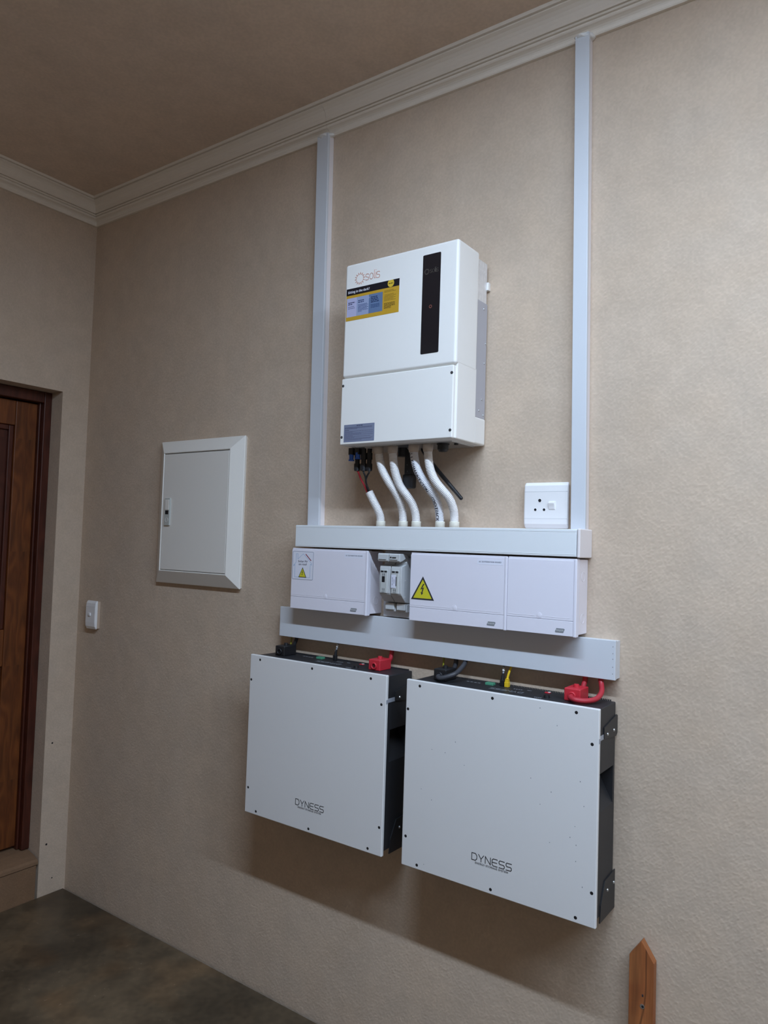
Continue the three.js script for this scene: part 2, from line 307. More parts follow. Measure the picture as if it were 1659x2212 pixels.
// ---------------------------------------------------------------- inverter
{
  const x0 = 1.6576, x1 = 2.0622, y0 = 1.8844, y1 = 2.4474, zf = 0.1919, zb = 0.0685, ys = 2.0912;
  const t = thing('solar_inverter', 'white wall mounted solar inverter with black display strip', 'inverter', V((x0 + x1) / 2, y0, 0));
  const up = part(t, 'upper_cover', rb(x0, x1, ys + 0.001, y1, zb, zf, 0.009, 4), M.inverter);
  part(t, 'side_shell', rb(x0 + 0.001, x1 - 0.0005, y0, ys + 0.012, zb, zf - 0.012, 0.004, 3), M.inverter);
  const lo = part(t, 'lower_cover', rb(x0, x1 - 0.006, y0 + 0.0005, ys - 0.001, zf - 0.016, zf, 0.004, 3), M.inverter);
  part(t, 'rear_box', rb(x0 + 0.004, x1 - 0.002, y0 + 0.001, 1.965, 0.004, zb + 0.002, 0.006, 3), M.inverter);
  for (const [px, py] of [[95, 1478], [1132, 1348], [1115, 1897], [80, 1968]]) {
    const p = atz(720 + px / 4.424, 500 + py / 4.424, zf); const g = cylBetween(V(p.x, p.y, zf - 0.002), V(p.x, p.y, zf + 0.0008), 0.0046, 0.004, 16);
    const s = part(lo, 'screw', g, M.screw); part(s, 'slot', bx(p.x - 0.0005, p.x + 0.0032, p.y - 0.0006, p.y + 0.0006, zf + 0.0004, zf + 0.001), M.steel);
  }
  // display strip
  const dx0 = 1.9445, dx1 = 2.0045, dy0 = 2.1313, dy1 = 2.4193;
  const dp = part(t, 'display_panel', roundPlate(dx0, dx1, dy0, dy1, 0.004, zf - 0.002, zf + 0.0006), M.display, 'black glossy display strip');
  const sun = (cx, cy, r, n, w, z) => { const l = []; for (let i = 0; i < n; i++) { const a = i / n * 6.2832, b = (i + 0.42) / n * 6.2832, c = (i + 0.21) / n * 6.2832, k = 1.42; l.push([[cx + r * Math.cos(a), cy + r * Math.sin(a)], [cx + r * k * Math.cos(c), cy + r * k * Math.sin(c)], [cx + r * Math.cos(b), cy + r * Math.sin(b)]]); l.push([[cx + r * Math.cos(b), cy + r * Math.sin(b)], [cx + r * 0.98 * Math.cos((i + 0.72) / n * 6.2832), cy + r * 0.98 * Math.sin((i + 0.72) / n * 6.2832)]]); } return strokes(l, w, z); };
  const zl = zf + 0.0001;
  const solis = (x, y, h, w, z) => {               // thin rounded lettering, x-height h
    const S = [[0.62, 0.88], [0.5, 1], [0.15, 1], [0.02, 0.88], [0.02, 0.65], [0.15, 0.53], [0.5, 0.47], [0.62, 0.36], [0.62, 0.13], [0.5, 0], [0.12, 0], [0, 0.1]];
    const O = Array.from({ length: 17 }, (_, i) => [0.38 - 0.37 * Math.cos(i / 8 * Math.PI), 0.5 + 0.5 * Math.sin(i / 8 * Math.PI)]);
    const at0 = (g, dx) => g.map(([a, b]) => [x + (a + dx) * h, y + b * h]);
    return strokes([at0(S, 0), at0(O, 0.8), at0([[0, 1.42], [0, 0.12], [0.12, 0]], 1.78), at0([[0, 1], [0, 0]], 2.08), at0([[0, 1.34], [0, 1.4]], 2.08), at0(S, 2.24)], w, z);
  };
  const lg = part(t, 'logo', [sun(1.7155, 2.3955, 0.0135, 14, 0.0009, zl), solis(1.7375, 2.386, 0.0185, 0.0013, zl)], M.orange, 'thin orange sun mark and name');
  part(dp, 'logo', [sun(1.9585, 2.3695, 0.0062, 12, 0.0011, zf + 0.0006), solis(1.9695, 2.3645, 0.0096, 0.0010, zf + 0.0006)], M.logoDim);
  const rg = new THREE.RingGeometry(0.0026, 0.0052, 24).translate(1.9742, 2.2663, zf + 0.0009); part(dp, 'indicator', rg, std(lin(0.16, 0.05, 0.035), 0.5));
  // information sticker
  const stx = canvasTex(992, 500, (c, w, h) => {
    c.fillStyle = '#c59a2e'; c.fillRect(0, 0, w, h); c.fillStyle = '#14121a'; c.fillRect(0, 0, w, h * 0.215);
    c.fillStyle = '#d8b63a'; c.beginPath(); c.arc(w * 0.845, h * 0.092, h * 0.118, 0, 7); c.fill();
    bars(c, [[w * 0.805, w * 0.885, h * 0.085]], '#4b4012', 13);
    c.fillStyle = '#e6e6ee'; c.font = 'bold 50px sans-serif'; c.textBaseline = 'middle'; c.fillText('Sitting in the dark?', 28, h * 0.115, w * 0.42);
    c.fillStyle = '#b3b3d2'; c.fillRect(w * 0.012, h * 0.30, w * 0.20, h * 0.58); c.fillStyle = '#97a2c0'; c.fillRect(w * 0.205, h * 0.30, w * 0.24, h * 0.58); c.fillStyle = '#62789a'; c.fillRect(w * 0.44, h * 0.30, w * 0.26, h * 0.58);
    c.fillStyle = '#b3b3d2'; c.beginPath(); c.moveTo(w * .2, h * .36); c.lineTo(w * .215, h * .39); c.lineTo(w * .2, h * .42); c.fill(); c.fillStyle = '#97a2c0'; c.beginPath(); c.moveTo(w * .44, h * .36); c.lineTo(w * .455, h * .39); c.lineTo(w * .44, h * .42); c.fill();
    bars(c, [[.04, .17, .43], [.04, .12, .48]].map(([a, b, y]) => [a * w, b * w, y * h]), '#26284a', 13);
    bars(c, [[.04, .16, .56], [.04, .17, .61]].map(([a, b, y]) => [a * w, b * w, y * h]), '#5a5c80', 9);
    bars(c, [[.235, .345, .41], [.235, .345, .46]].map(([a, b, y]) => [a * w, b * w, y * h]), '#20305a', 13);
    bars(c, [.54, .575, .61, .645, .68, .715, .75].map((y, i) => [.235 * w, (i === 6 ? .31 : .41 + .02 * (i % 2)) * w, y * h]), '#46557e', 9);
    bars(c, [.38, .43, .48, .53].map((y, i) => [.48 * w, (.60 + .01 * i) * w, y * h]), '#182a52', 14);
    bars(c, [.62, .66, .70].map(y => [.48 * w, .645 * w, y * h]), '#2e446e', 10);
    bars(c, [.29, .325, .41, .445, .48, .515, .55, .585].map((y, i) => [.73 * w, (.90 + .04 * (i % 2)) * w, y * h]), '#7d6220', 8);
    bars(c, [.66, .69, .72, .75, .78, .81].map((y, i) => [.73 * w, (i > 3 ? .86 : .93) * w, y * h]), '#664f18', 10);
  });
  part(t, 'sticker', bx(1.6655, 1.8635, 2.2686, 2.3694, zf, zf + 0.0004), std(0xffffff, 0.45, { map: stx }), 'black and yellow information sticker');
  const gtx = canvasTex(640, 300, (c, w, h) => {
    c.fillStyle = '#7d8398'; c.fillRect(0, 0, w, h); c.strokeStyle = '#687090'; c.lineWidth = 6; c.strokeRect(8, 8, w - 16, h - 16);
    bars(c, [[w * .42, w * .62, h * .06]], '#3a3d55', 14); bars(c, [.15, .19, .23].map((y, i) => [20, w * (i > 1 ? .45 : .93), y * h]), '#565a74', 9); bars(c, [[20, w * .17, h * .31]], '#44475f', 11);
    bars(c, [.38, .43, .48, .53, .58, .63, .68, .73, .78, .83, .88].map((y, i) => [20, w * [.96, .3, .96, .58, .96, .3, .88, .35, .94, .9, .6][i], y * h]), '#565a74', 8);
  });
  part(lo, 'rating_label', bx(1.6735, 1.789, 1.8925, 1.946, zf, zf + 0.0003), std(0xffffff, 0.5, { map: gtx }), 'grey printed rating label');
  // heat sink and brackets at the back
  const hs = part(t, 'heat_sink', [rb(x0 + 0.006, x1 - 0.004, 2.30, y1 - 0.016, 0.012, zb + 0.004, 0.003), rb(x0 + 0.03, x1 - 0.02, 1.95, y1 - 0.02, 0.022, zb + 0.004, 0.003)].map(g => metreUV(g, 0.12)), M.alu, 'brushed aluminium heat sink');
  part(t, 'side_plate', metreUV(rb(x1 - 0.0085, x1 - 0.0035, 1.964, 2.31, 0.008, zb + 0.002, 0.001), 0.12), M.greyPlate, 'grey steel side plate');
  part(t, 'wall_bracket', rb(x0 + 0.02, x1 + 0.001, 2.352, 2.376, 0.0, 0.014, 0.0015), M.white);
  part(t, 'wall_bracket', rb(x0 + 0.03, x1 - 0.012, 1.97, 2.35, 0.0, 0.008, 0.0015), M.white);
  for (const [z, y] of [[0.045, 1.985], [0.018, 1.975], [0.03, 2.02], [0.02, 2.13], [0.03, 2.29], [0.014, 2.19]]) part(t, 'side_screw', cylBetween(V(x1 - 0.004, y, z), V(x1 - 0.0015, y, z), 0.0032, 0.0024, 12), M.steel);
  // underside: glands, sockets and trim
  const under = (px, py, z) => { const p = atz(px, py, z); return p; };
  part(t, 'bottom_plate', bx(x0 + 0.03, x1 - 0.03, y0 - 0.003, y0 + 0.002, 0.02, 0.15), M.steel);
  const gl = under(957, 966, 0.12); 
  part(t, 'cable_gland', [cylBetween(V(gl.x, y0, gl.z), V(gl.x, y0 - 0.006, gl.z), 0.0185, 0.0185, 24), cylBetween(V(gl.x, y0 - 0.006, gl.z), V(gl.x, y0 - 0.02, gl.z), 0.0165, 0.0165, 8), cylBetween(V(gl.x, y0 - 0.02, gl.z), V(gl.x, y0 - 0.026, gl.z), 0.0165, 0.012, 8)], M.black, 'black blanked cable gland');
  part(t, 'button', cylBetween(V(gl.x + 0.038, y0, gl.z - 0.01), V(gl.x + 0.038, y0 - 0.007, gl.z - 0.01), 0.007, 0.006, 14), M.black);
  // four inlets for the panel strings: two stand empty with blue sealing plugs
  for (const [px, col, len] of [[760.5, M.blue, 0.041], [774, M.blue, 0.036]]) {
    const p = under(px, 975, 0.125); 
    const s = part(t, 'string_inlet', [rb(p.x - 0.0085, p.x + 0.0085, y0 - 0.022, y0, p.z - 0.0085, p.z + 0.0085, 0.002), cylBetween(V(p.x, y0 - 0.02, p.z), V(p.x, y0 - 0.033, p.z), 0.0065, 0.006, 14)], M.black);
    part(s, 'sealing_plug', [cylBetween(V(p.x, y0 - len + 0.02, p.z + 0.002), V(p.x, y0 - len + 0.004, p.z + 0.002), 0.0078, 0.0068, 14), cylBetween(V(p.x, y0 - len + 0.004, p.z + 0.002), V(p.x, y0 - len, p.z + 0.002), 0.0092, 0.0092, 14)], col, 'blue sealing plug');
  }
  part(t, 'inlet_cap', cylBetween(V(1.722, y0, 0.13), V(1.722, y0 - 0.004, 0.13), 0.011, 0.011, 18), M.inverter);
}

// ---------------------------------------------------------------- flexible conduits
function corrugated(pts, r, v0) {
  const curve = new THREE.CatmullRomCurve3(pts, false, 'centripetal'), L = curve.getLength(), pitch = 0.0043, seg = Math.ceil(L / pitch) * 6;
  const g = new THREE.TubeGeometry(curve, seg, r, 24, false), p = g.attributes.position, n = g.attributes.normal;
  for (let i = 0; i < p.count; i++) { const ring = Math.floor(i / 25), ph = ring / 6, w = Math.pow(0.5 + 0.5 * Math.cos(ph * 6.28318), 0.6) - 1, d = 0.0011 * w; p.setXYZ(i, p.getX(i) + n.getX(i) * d, p.getY(i) + n.getY(i) * d, p.getZ(i) + n.getZ(i) * d); }
  g.computeVertexNormals(); return g;
}
const cz = (X, Y, z) => atz(720 + X / 4.608, 900 + Y / 4.608, z);     // zoomed reading of the conduits
const YT = 1.6403, ZC = 0.048;
const conduitSpecs = [
  ['short corrugated conduit with open end taking the red and black wires', [[356, 748, 0.085], [395, 830, 0.078], [440, 920, 0.066], [466, 990, 0.055], [473, 1040, ZC]], null],
  ['corrugated conduit next to the short open ended one', [[452, 330, 0.128], [460, 420, 0.127], [490, 535, 0.12], [545, 640, 0.11], [610, 740, 0.094], [660, 840, 0.075], [688, 940, 0.057], [697, 1045, ZC]], [452, 262]],
  ['corrugated conduit passing behind the black data stick', [[590, 330, 0.128], [597, 430, 0.126], [618, 560, 0.116], [665, 690, 0.1], [735, 790, 0.085], [790, 880, 0.067], [818, 970, 0.055], [826, 1045, ZC]], [588, 258]],
  ['corrugated conduit printed with black lettering', [[800, 320, 0.128], [808, 410, 0.127], [838, 530, 0.12], [890, 630, 0.11], [955, 720, 0.098], [1015, 810, 0.08], [1050, 920, 0.06], [1063, 1045, ZC]], [797, 258]],
  ['corrugated conduit crossing in front of the slanting black antenna', [[942, 320, 0.128], [948, 430, 0.127], [970, 540, 0.122], [1015, 640, 0.113], [1085, 730, 0.098], [1150, 810, 0.08], [1190, 900, 0.063], [1204, 980, 0.052], [1206, 1045, ZC]], [940, 250]],
];
const printTex = canvasTex(2048, 256, (c, w, h) => { c.fillStyle = '#e3e3e8'; c.fillRect(0, 0, w, h); c.fillStyle = '#141420'; c.font = 'bold 46px monospace'; c.textBaseline = 'middle'; c.setTransform(2.7, 0, 0, 1, 0, 0); c.fillText('HELLERMANNTYTON  COSYTRACK', 10, h * 0.5); });
printTex.wrapT = THREE.RepeatWrapping;
conduitSpecs.forEach(([label, pts, collar], i) => {
  const P = pts.map(([X, Y, z]) => cz(X, Y, z)); const end = P[P.length - 1], bot = V(end.x, YT, ZC);
  const t = thing('flexible_conduit', label, 'conduit', bot, 'white conduits under the inverter');
  const top = P[0];
  if (collar) P.unshift(V(top.x, 1.862, top.z));
  const m = i === 3 ? std(0xffffff, 0.4, { map: printTex }) : M.conduit;
  const g = corrugated([...P.slice(0, -1), V(end.x, YT + 0.012, ZC)], 0.0128); 
  if (i === 3) {                                  // turn the print to the front of the conduit
    const uv = g.attributes.uv, p = g.attributes.position, rings = p.count / 25, k0 = Math.floor(rings / 2) * 25;
    const pv = k => V(p.getX(k), p.getY(k), p.getZ(k)), ctr = V(0, 0, 0); for (let j = 0; j < 24; j++) ctr.add(pv(k0 + j)); ctr.divideScalar(24);
    const want = V(-0.35, 0, 0.93); let best = 0, bd = -9; for (let j = 0; j < 24; j++) { const d = pv(k0 + j).sub(ctr).normalize().dot(want); if (d > bd) { bd = d; best = j; } }
    const n = pv(k0 + best).sub(ctr), du = pv(k0 + best + 25 * 6).sub(pv(k0 + best)), dv = pv(k0 + (best + 1) % 24).sub(pv(k0 + best)), sg = Math.sign(du.cross(dv).dot(n));
    for (let k = 0; k < uv.count; k++) uv.setY(k, 0.5 + sg * ((k % 25) - best) / 24);
  }
  part(t, 'tube', g, m, i === 3 ? 'printed with black lettering' : undefined);
  part(t, 'coupler', new THREE.LatheGeometry([[0.0128, 0.018], [0.0145, 0.018], [0.0148, 0.016], [0.0148, 0.0], [0.0, 0.0]].map(([a, b]) => new THREE.Vector2(a, b)), 28).translate(end.x, YT, ZC), M.coupler, 'cream plastic coupler');
  if (collar) part(t, 'collar', new THREE.LatheGeometry([[0.0, 0.025], [0.0158, 0.025], [0.0158, 0.008], [0.0148, 0.0065], [0.0138, 0.0], [0.0125, 0.0]].map(([a, b]) => new THREE.Vector2(a, b)), 28).translate(top.x, 1.8594, top.z), M.collar, 'beige plastic collar');
});

// ---------------------------------------------------------------- string plugs and their wires
const wireTop = (px, py, z) => atz(740 + px / 11.058, 950 + py / 11.058, z);
[['black plug with red wire below the blue sealed inlet', 355, M.redCable, [[370, 760], [430, 920], [520, 1090], [585, 1240], [640, 1330]], 0.118],
 ['black string plug between two others under the inverter', 505, M.blackCable, [[500, 770], [545, 880], [560, 1000], [585, 1130], [620, 1240], [665, 1340]], 0.122],
 ['black string plug nearest the beige conduit collar', 640, M.blackCable, [[635, 770], [580, 880], [555, 1000], [600, 1130], [645, 1240], [675, 1340]], 0.116]].forEach(([label, X, wm, wp, z], i) => {
  const a = wireTop(X, 480, z); const o = V(a.x, 1.80, a.z);
  const t = thing('string_plug', label, 'plug', o, 'string plugs under the inverter');
  const yTop = i ? 1.8844 : 1.852, yN = wireTop(X, 570, z).y, yB = wireTop(X, 745, z).y;
  part(t, 'body', [cylBetween(V(a.x, yTop, a.z), V(a.x, yN, a.z), 0.0075, 0.0075, 14), rb(a.x - 0.009, a.x + 0.009, yN + 0.012, yN + 0.034, a.z - 0.005, a.z + 0.005, 0.002)], M.black);
  const nut = part(t, 'nut', [cylBetween(V(a.x, yN, a.z), V(a.x, yB, a.z), 0.0098, 0.0092, 10)], M.black);
  part(nut, 'rib', [0, 1, 2, 3, 4, 5].map(k => { const q = k / 6 * 6.283; return rb(a.x + 0.0093 * Math.cos(q) - 0.001, a.x + 0.0093 * Math.cos(q) + 0.001, yB + 0.003, yN - 0.002, a.z + 0.0093 * Math.sin(q) - 0.001, a.z + 0.0093 * Math.sin(q) + 0.001, 0.0005, 1); }), M.black);
  const W = wp.map(([x, y], k) => wireTop(x, y, z + (0.078 - z) * k / (wp.length - 1) + (k === wp.length - 1 ? 0.0 : 0.002 * i)));
  part(t, 'wire', tube([V(a.x, yB + 0.002, a.z), ...W], 0.0029, 48, 10), wm, i ? undefined : 'red wire');
});

// ---------------------------------------------------------------- data stick and antenna under the inverter
{
  const a = cz(690, 300, 0.084), b = cz(757, 600, 0.082), c = cz(757, 715, 0.082);
  const t = thing('data_stick', 'black plastic data stick hanging between the conduits', 'data stick', V(a.x, 1.8844, a.z));
  part(t, 'nut', [cylBetween(V(a.x, 1.8844, a.z), V(a.x, 1.855, a.z), 0.0148, 0.0148, 10)], M.black);
  part(t, 'body', [rb(b.x - 0.0165, b.x + 0.0135, b.y, 1.878, b.z - 0.012, b.z + 0.006, 0.004, 3)], M.black);
  part(t, 'end_cap', [rb(b.x - 0.0205, b.x + 0.0185, c.y, b.y + 0.008, b.z - 0.014, b.z + 0.01, 0.006, 3)], M.black);
  part(t, 'led', [[735, 480], [737, 545]].map(([X, Y]) => { const p = cz(X, Y, b.z + 0.006); return rb(p.x - 0.0008, p.x + 0.0008, p.y - 0.0012, p.y + 0.0012, b.z + 0.005, b.z + 0.0065, 0.0003, 1); }), M.tagGrey);
}
{
  const a = cz(890, 290, 0.05), b = cz(1000, 490, 0.06), c = cz(1272, 812, 0.075);
  const t = thing('antenna', 'slanting black rod antenna below the inverter', 'antenna', a);
  part(t, 'hinge', [cylBetween(V(a.x, 1.885, a.z), V(a.x, a.y - 0.012, a.z), 0.0055, 0.0055, 12), cylBetween(V(a.x - 0.0, a.y - 0.012, a.z), cz(940, 420, 0.056), 0.006, 0.006, 12)], M.black);
  const d = c.clone().sub(b).normalize(), st = cz(938, 415, 0.056);
  part(t, 'rod', [cylBetween(st, c, 0.0068, 0.0056, 18), new THREE.SphereGeometry(0.0056, 16, 10).translate(c.x, c.y, c.z)], M.black);
}

// ---------------------------------------------------------------- distribution boards
const warnShapes = (cx, cy, s, z) => {               // warning triangle: black border, yellow field, black flash
  const tri = (k, dy = 0) => [[cx - s / 2 * k, cy - s * 0.433 * k + dy], [cx + s / 2 * k, cy - s * 0.433 * k + dy], [cx, cy + s * 0.433 * k + dy]];
  const flash = [[0.02, 0.22], [-0.1, 0.0], [-0.005, 0.035], [-0.045, -0.1], [-0.085, -0.085], [-0.035, -0.2], [0.035, -0.105], [-0.005, -0.115], [0.06, 0.09], [-0.02, 0.06], [0.08, 0.22]].map(([x, y]) => [cx + x * s, cy - s * 0.06 + y * s]);
  return [extr(tri(1), 0.0003).translate(0, 0, z), extr(tri(0.8, -s * 0.03), 0.0002).translate(0, 0, z + 0.0003), extr(flash, 0.0002).translate(0, 0, z + 0.0005)];
};
const yellowSign = std(lin(0.66, 0.60, 0.03), 0.45);
function board(label, x0, x1, { endRight, endLeft, tagX, splitDisc, capt, labX }) {
  const y0 = 1.360, y1 = 1.5635, zf = 0.087, zl = 0.0855, ysp = 1.3995;
  const t = thing('distribution_board', label, 'distribution board', V((x0 + x1) / 2, y0, 0), 'distribution boards under the trunking');
  part(t, 'housing', rb(x0 + 0.003, x1 - 0.003, y0 + 0.003, y1 - 0.002, 0, zf - 0.02, 0.002), M.dbSide);
  part(t, 'cover_rim', rb(x0 + 0.001, x1 - 0.001, y0 + 0.001, y1, zf - 0.024, zf - 0.008, 0.003), M.dbWhite);
  const lid = part(t, 'lid', rb(x0 + (endLeft ? 0.001 : 0.0005), x1 - (endRight ? 0.009 : 0.001), ysp + 0.0003, y1 - 0.006, zf - 0.014, zl, 0.001), M.dbWhite);
  part(t, 'lower_strip', rb(x0 + (endLeft ? 0.001 : 0.0005), x1 - (endRight ? 0.009 : 0.001), y0, ysp - 0.0003, zf - 0.014, zl, 0.001), M.dbWhite);
  part(t, 'top_rim', rb(x0 + 0.001, x1 - 0.002, y1 - 0.007, y1 - 0.0005, zf - 0.02, zf - 0.003, 0.002), M.dbWhite);
  if (endRight) part(t, 'side_rim', rb(x1 - 0.009, x1 - 0.0005, y0 - 0.002, y1 - 0.001, zf - 0.02, zf, 0.0025), M.dbWhite);
  // groove line with thumb notch
  const xm = splitDisc, yl = ysp + 0.0068, xe = x1 - (endRight ? 0.018 : 0.012);
  part(lid, 'ridge', [rb(x0 + 0.004, xm - 0.012, yl, yl + 0.0011, zl - 0.0004, zl + 0.0005, 0.0003, 1), rb(xm + 0.012, xe, yl, yl + 0.0011, zl - 0.0004, zl + 0.0005, 0.0003, 1)], M.dbWhite);
  const tor = new THREE.TorusGeometry(0.0075, 0.0007, 8, 28).translate(xm, ysp + 0.0088, zl); part(lid, 'thumb_notch', [tor, new THREE.SphereGeometry(0.0072, 20, 10, 0, 6.2832, 0, 1.5708).rotateX(Math.PI / 2).scale(1, 1, 0.16).translate(xm, ysp + 0.0088, zl)], M.dbWhite);
  // maker tag
  const tw = 0.027, th = 0.011, ty = 1.3735, sk = 0.004; const tx = tagX;
  const tg = part(t, 'maker_tag', extr([[tx - tw / 2, ty - th / 2 + 0.002], [tx - tw / 2 + 0.002, ty - th / 2], [tx + tw / 2 - sk, ty - th / 2], [tx + tw / 2, ty + th / 2 - 0.002], [tx + tw / 2 - 0.002, ty + th / 2], [tx - tw / 2 + sk, ty + th / 2]], 0.0006).translate(0, 0, zl), M.tagGrey, 'grey maker tag');
  part(tg, 'lettering', textGeo('MAJOR', fBold, tx - tw * 0.38, ty - th * 0.26, tw * 0.76, th * 0.5, zl + 0.0006, 0.0003), M.printWhite);
  // name strip
  if (capt) {
    const [a, b, ya, yb] = labX; const tex = canvasTex(512, 96, (c, w, h) => { c.fillStyle = '#e9e9f4'; c.fillRect(0, 0, w, h); c.fillStyle = '#5e6070'; c.font = 'bold 38px sans-serif'; c.textAlign = 'center'; c.textBaseline = 'middle'; c.fillText(capt, w / 2, h * 0.5, w * 0.88); });
    part(lid, 'name_strip', bx(a, b, ya, yb, zl, zl + 0.0003), std(0xffffff, 0.35, { map: tex }));
  }
  for (const ky of [1.404, 1.515]) if (endRight) part(t, 'knockout', new THREE.TorusGeometry(0.0125, 0.0006, 6, 28).rotateY(Math.PI / 2).translate(x1 - 0.003, ky, 0.034), M.dbSide);
  return t;
}
const Z5 = (X, Y, z = 0.0855) => atz(860 + X / 3.456, 1020 + Y / 3.456, z), Z4 = (X, Y, z = 0.0855) => atz(600 + X / 5.53, 1120 + Y / 5.53, z);
const db1 = board('white distribution board with house sticker and DC name strip', 1.3801, 1.7028, { endRight: true, tagX: Z4(905, 1045).x, splitDisc: Z4(568, 890).x, capt: 'DC DISTRIBUTION BOARD', labX: [Z4(800, 440).x, Z4(1028, 440).x, 1.5375, 1.552] });
const db2 = board('white distribution board with large yellow warning triangle', 1.8627, 2.1835, { endRight: true, tagX: Z5(695, 1100).x, splitDisc: Z5(420, 985).x, capt: 'AC DISTRIBUTION BOARD', labX: [Z5(592, 660).x, Z5(783, 660).x, 1.537, 1.552] });
const db3 = board('smaller white distribution board below the trunking end cap', 2.1835, 2.3825, { endRight: true, tagX: Z5(1208, 1147).x, splitDisc: Z5(1053, 1035).x });
{ // triangle on the AC board
  const a = Z5(96, 945), b = Z5(268, 962), cx = (a.x + b.x) / 2, s = b.x - a.x; const top = Z5(184, 778).y, bot = (a.y + b.y) / 2; const hgt = top - bot;
  const g = warnShapes(cx, (top + bot) / 2, s, 0.0856).map(q => q.translate(-cx, -(top + bot) / 2, 0).scale(1, hgt / (s * 0.866), 1).translate(cx, (top + bot) / 2, 0));
  const sgn = part(db2, 'warning_sticker', g[0], M.ink, 'black bordered yellow electrical warning triangle'); part(sgn, 'field', g[1], yellowSign); part(sgn, 'flash', g[2], M.ink);
}
{ // house sticker on the DC board
  const tex = canvasTex(420, 540, (c, w, h) => {
    c.fillStyle = '#e4e4ee'; c.fillRect(0, 0, w, h); c.strokeStyle = '#6c7488'; c.lineWidth = 6; c.beginPath(); c.roundRect(5, 5, w - 10, h - 10, 22); c.stroke();
    c.strokeStyle = '#7aa0c8'; c.lineWidth = 5; c.beginPath(); c.moveTo(52, h - 45); c.lineTo(52, 255); c.lineTo(28, 285); c.lineTo(28, 270); c.lineTo(75, 212); c.lineTo(75, 48); c.lineTo(108, 48); c.lineTo(108, 150); c.lineTo(215, 45); c.lineTo(385, 225); c.lineTo(385, 255); c.lineTo(358, 235); c.lineTo(358, h - 45); c.closePath(); c.stroke();
    c.strokeStyle = '#8a1c34'; c.lineWidth = 15; c.beginPath(); c.moveTo(262, 50); c.lineTo(372, 172); c.stroke();
    c.fillStyle = '#23233a'; c.font = 'bold 50px sans-serif'; c.textAlign = 'center'; c.textBaseline = 'middle'; c.fillText('Solar PV', 208, 192, 190); c.fillText('on roof', 208, 248, 165);
  });
  const a = Z4(176, 388), b = Z4(435, 395), d = Z4(170, 722), x0 = (a.x + d.x) / 2 + 0.001, x1 = b.x - 0.001, y1 = a.y, y0 = d.y;
  const st = part(db1, 'house_sticker', bx(x0, x1, y0, y1, 0.0856, 0.0859), std(0xffffff, 0.4, { map: tex }), 'solar roof sticker with house outline');
  const cx = x0 + (x1 - x0) * 0.5, cy = y0 + (y1 - y0) * 0.26, s = (x1 - x0) * 0.38; const g = warnShapes(cx, cy, s, 0.0859).map(q => q.translate(0, -cy, 0).scale(1, 1.12, 1).translate(0, cy, 0));
  part(st, 'triangle_border', g[0], M.ink); part(st, 'triangle_field', g[1], yellowSign); part(st, 'flash', g[2], M.ink);
}

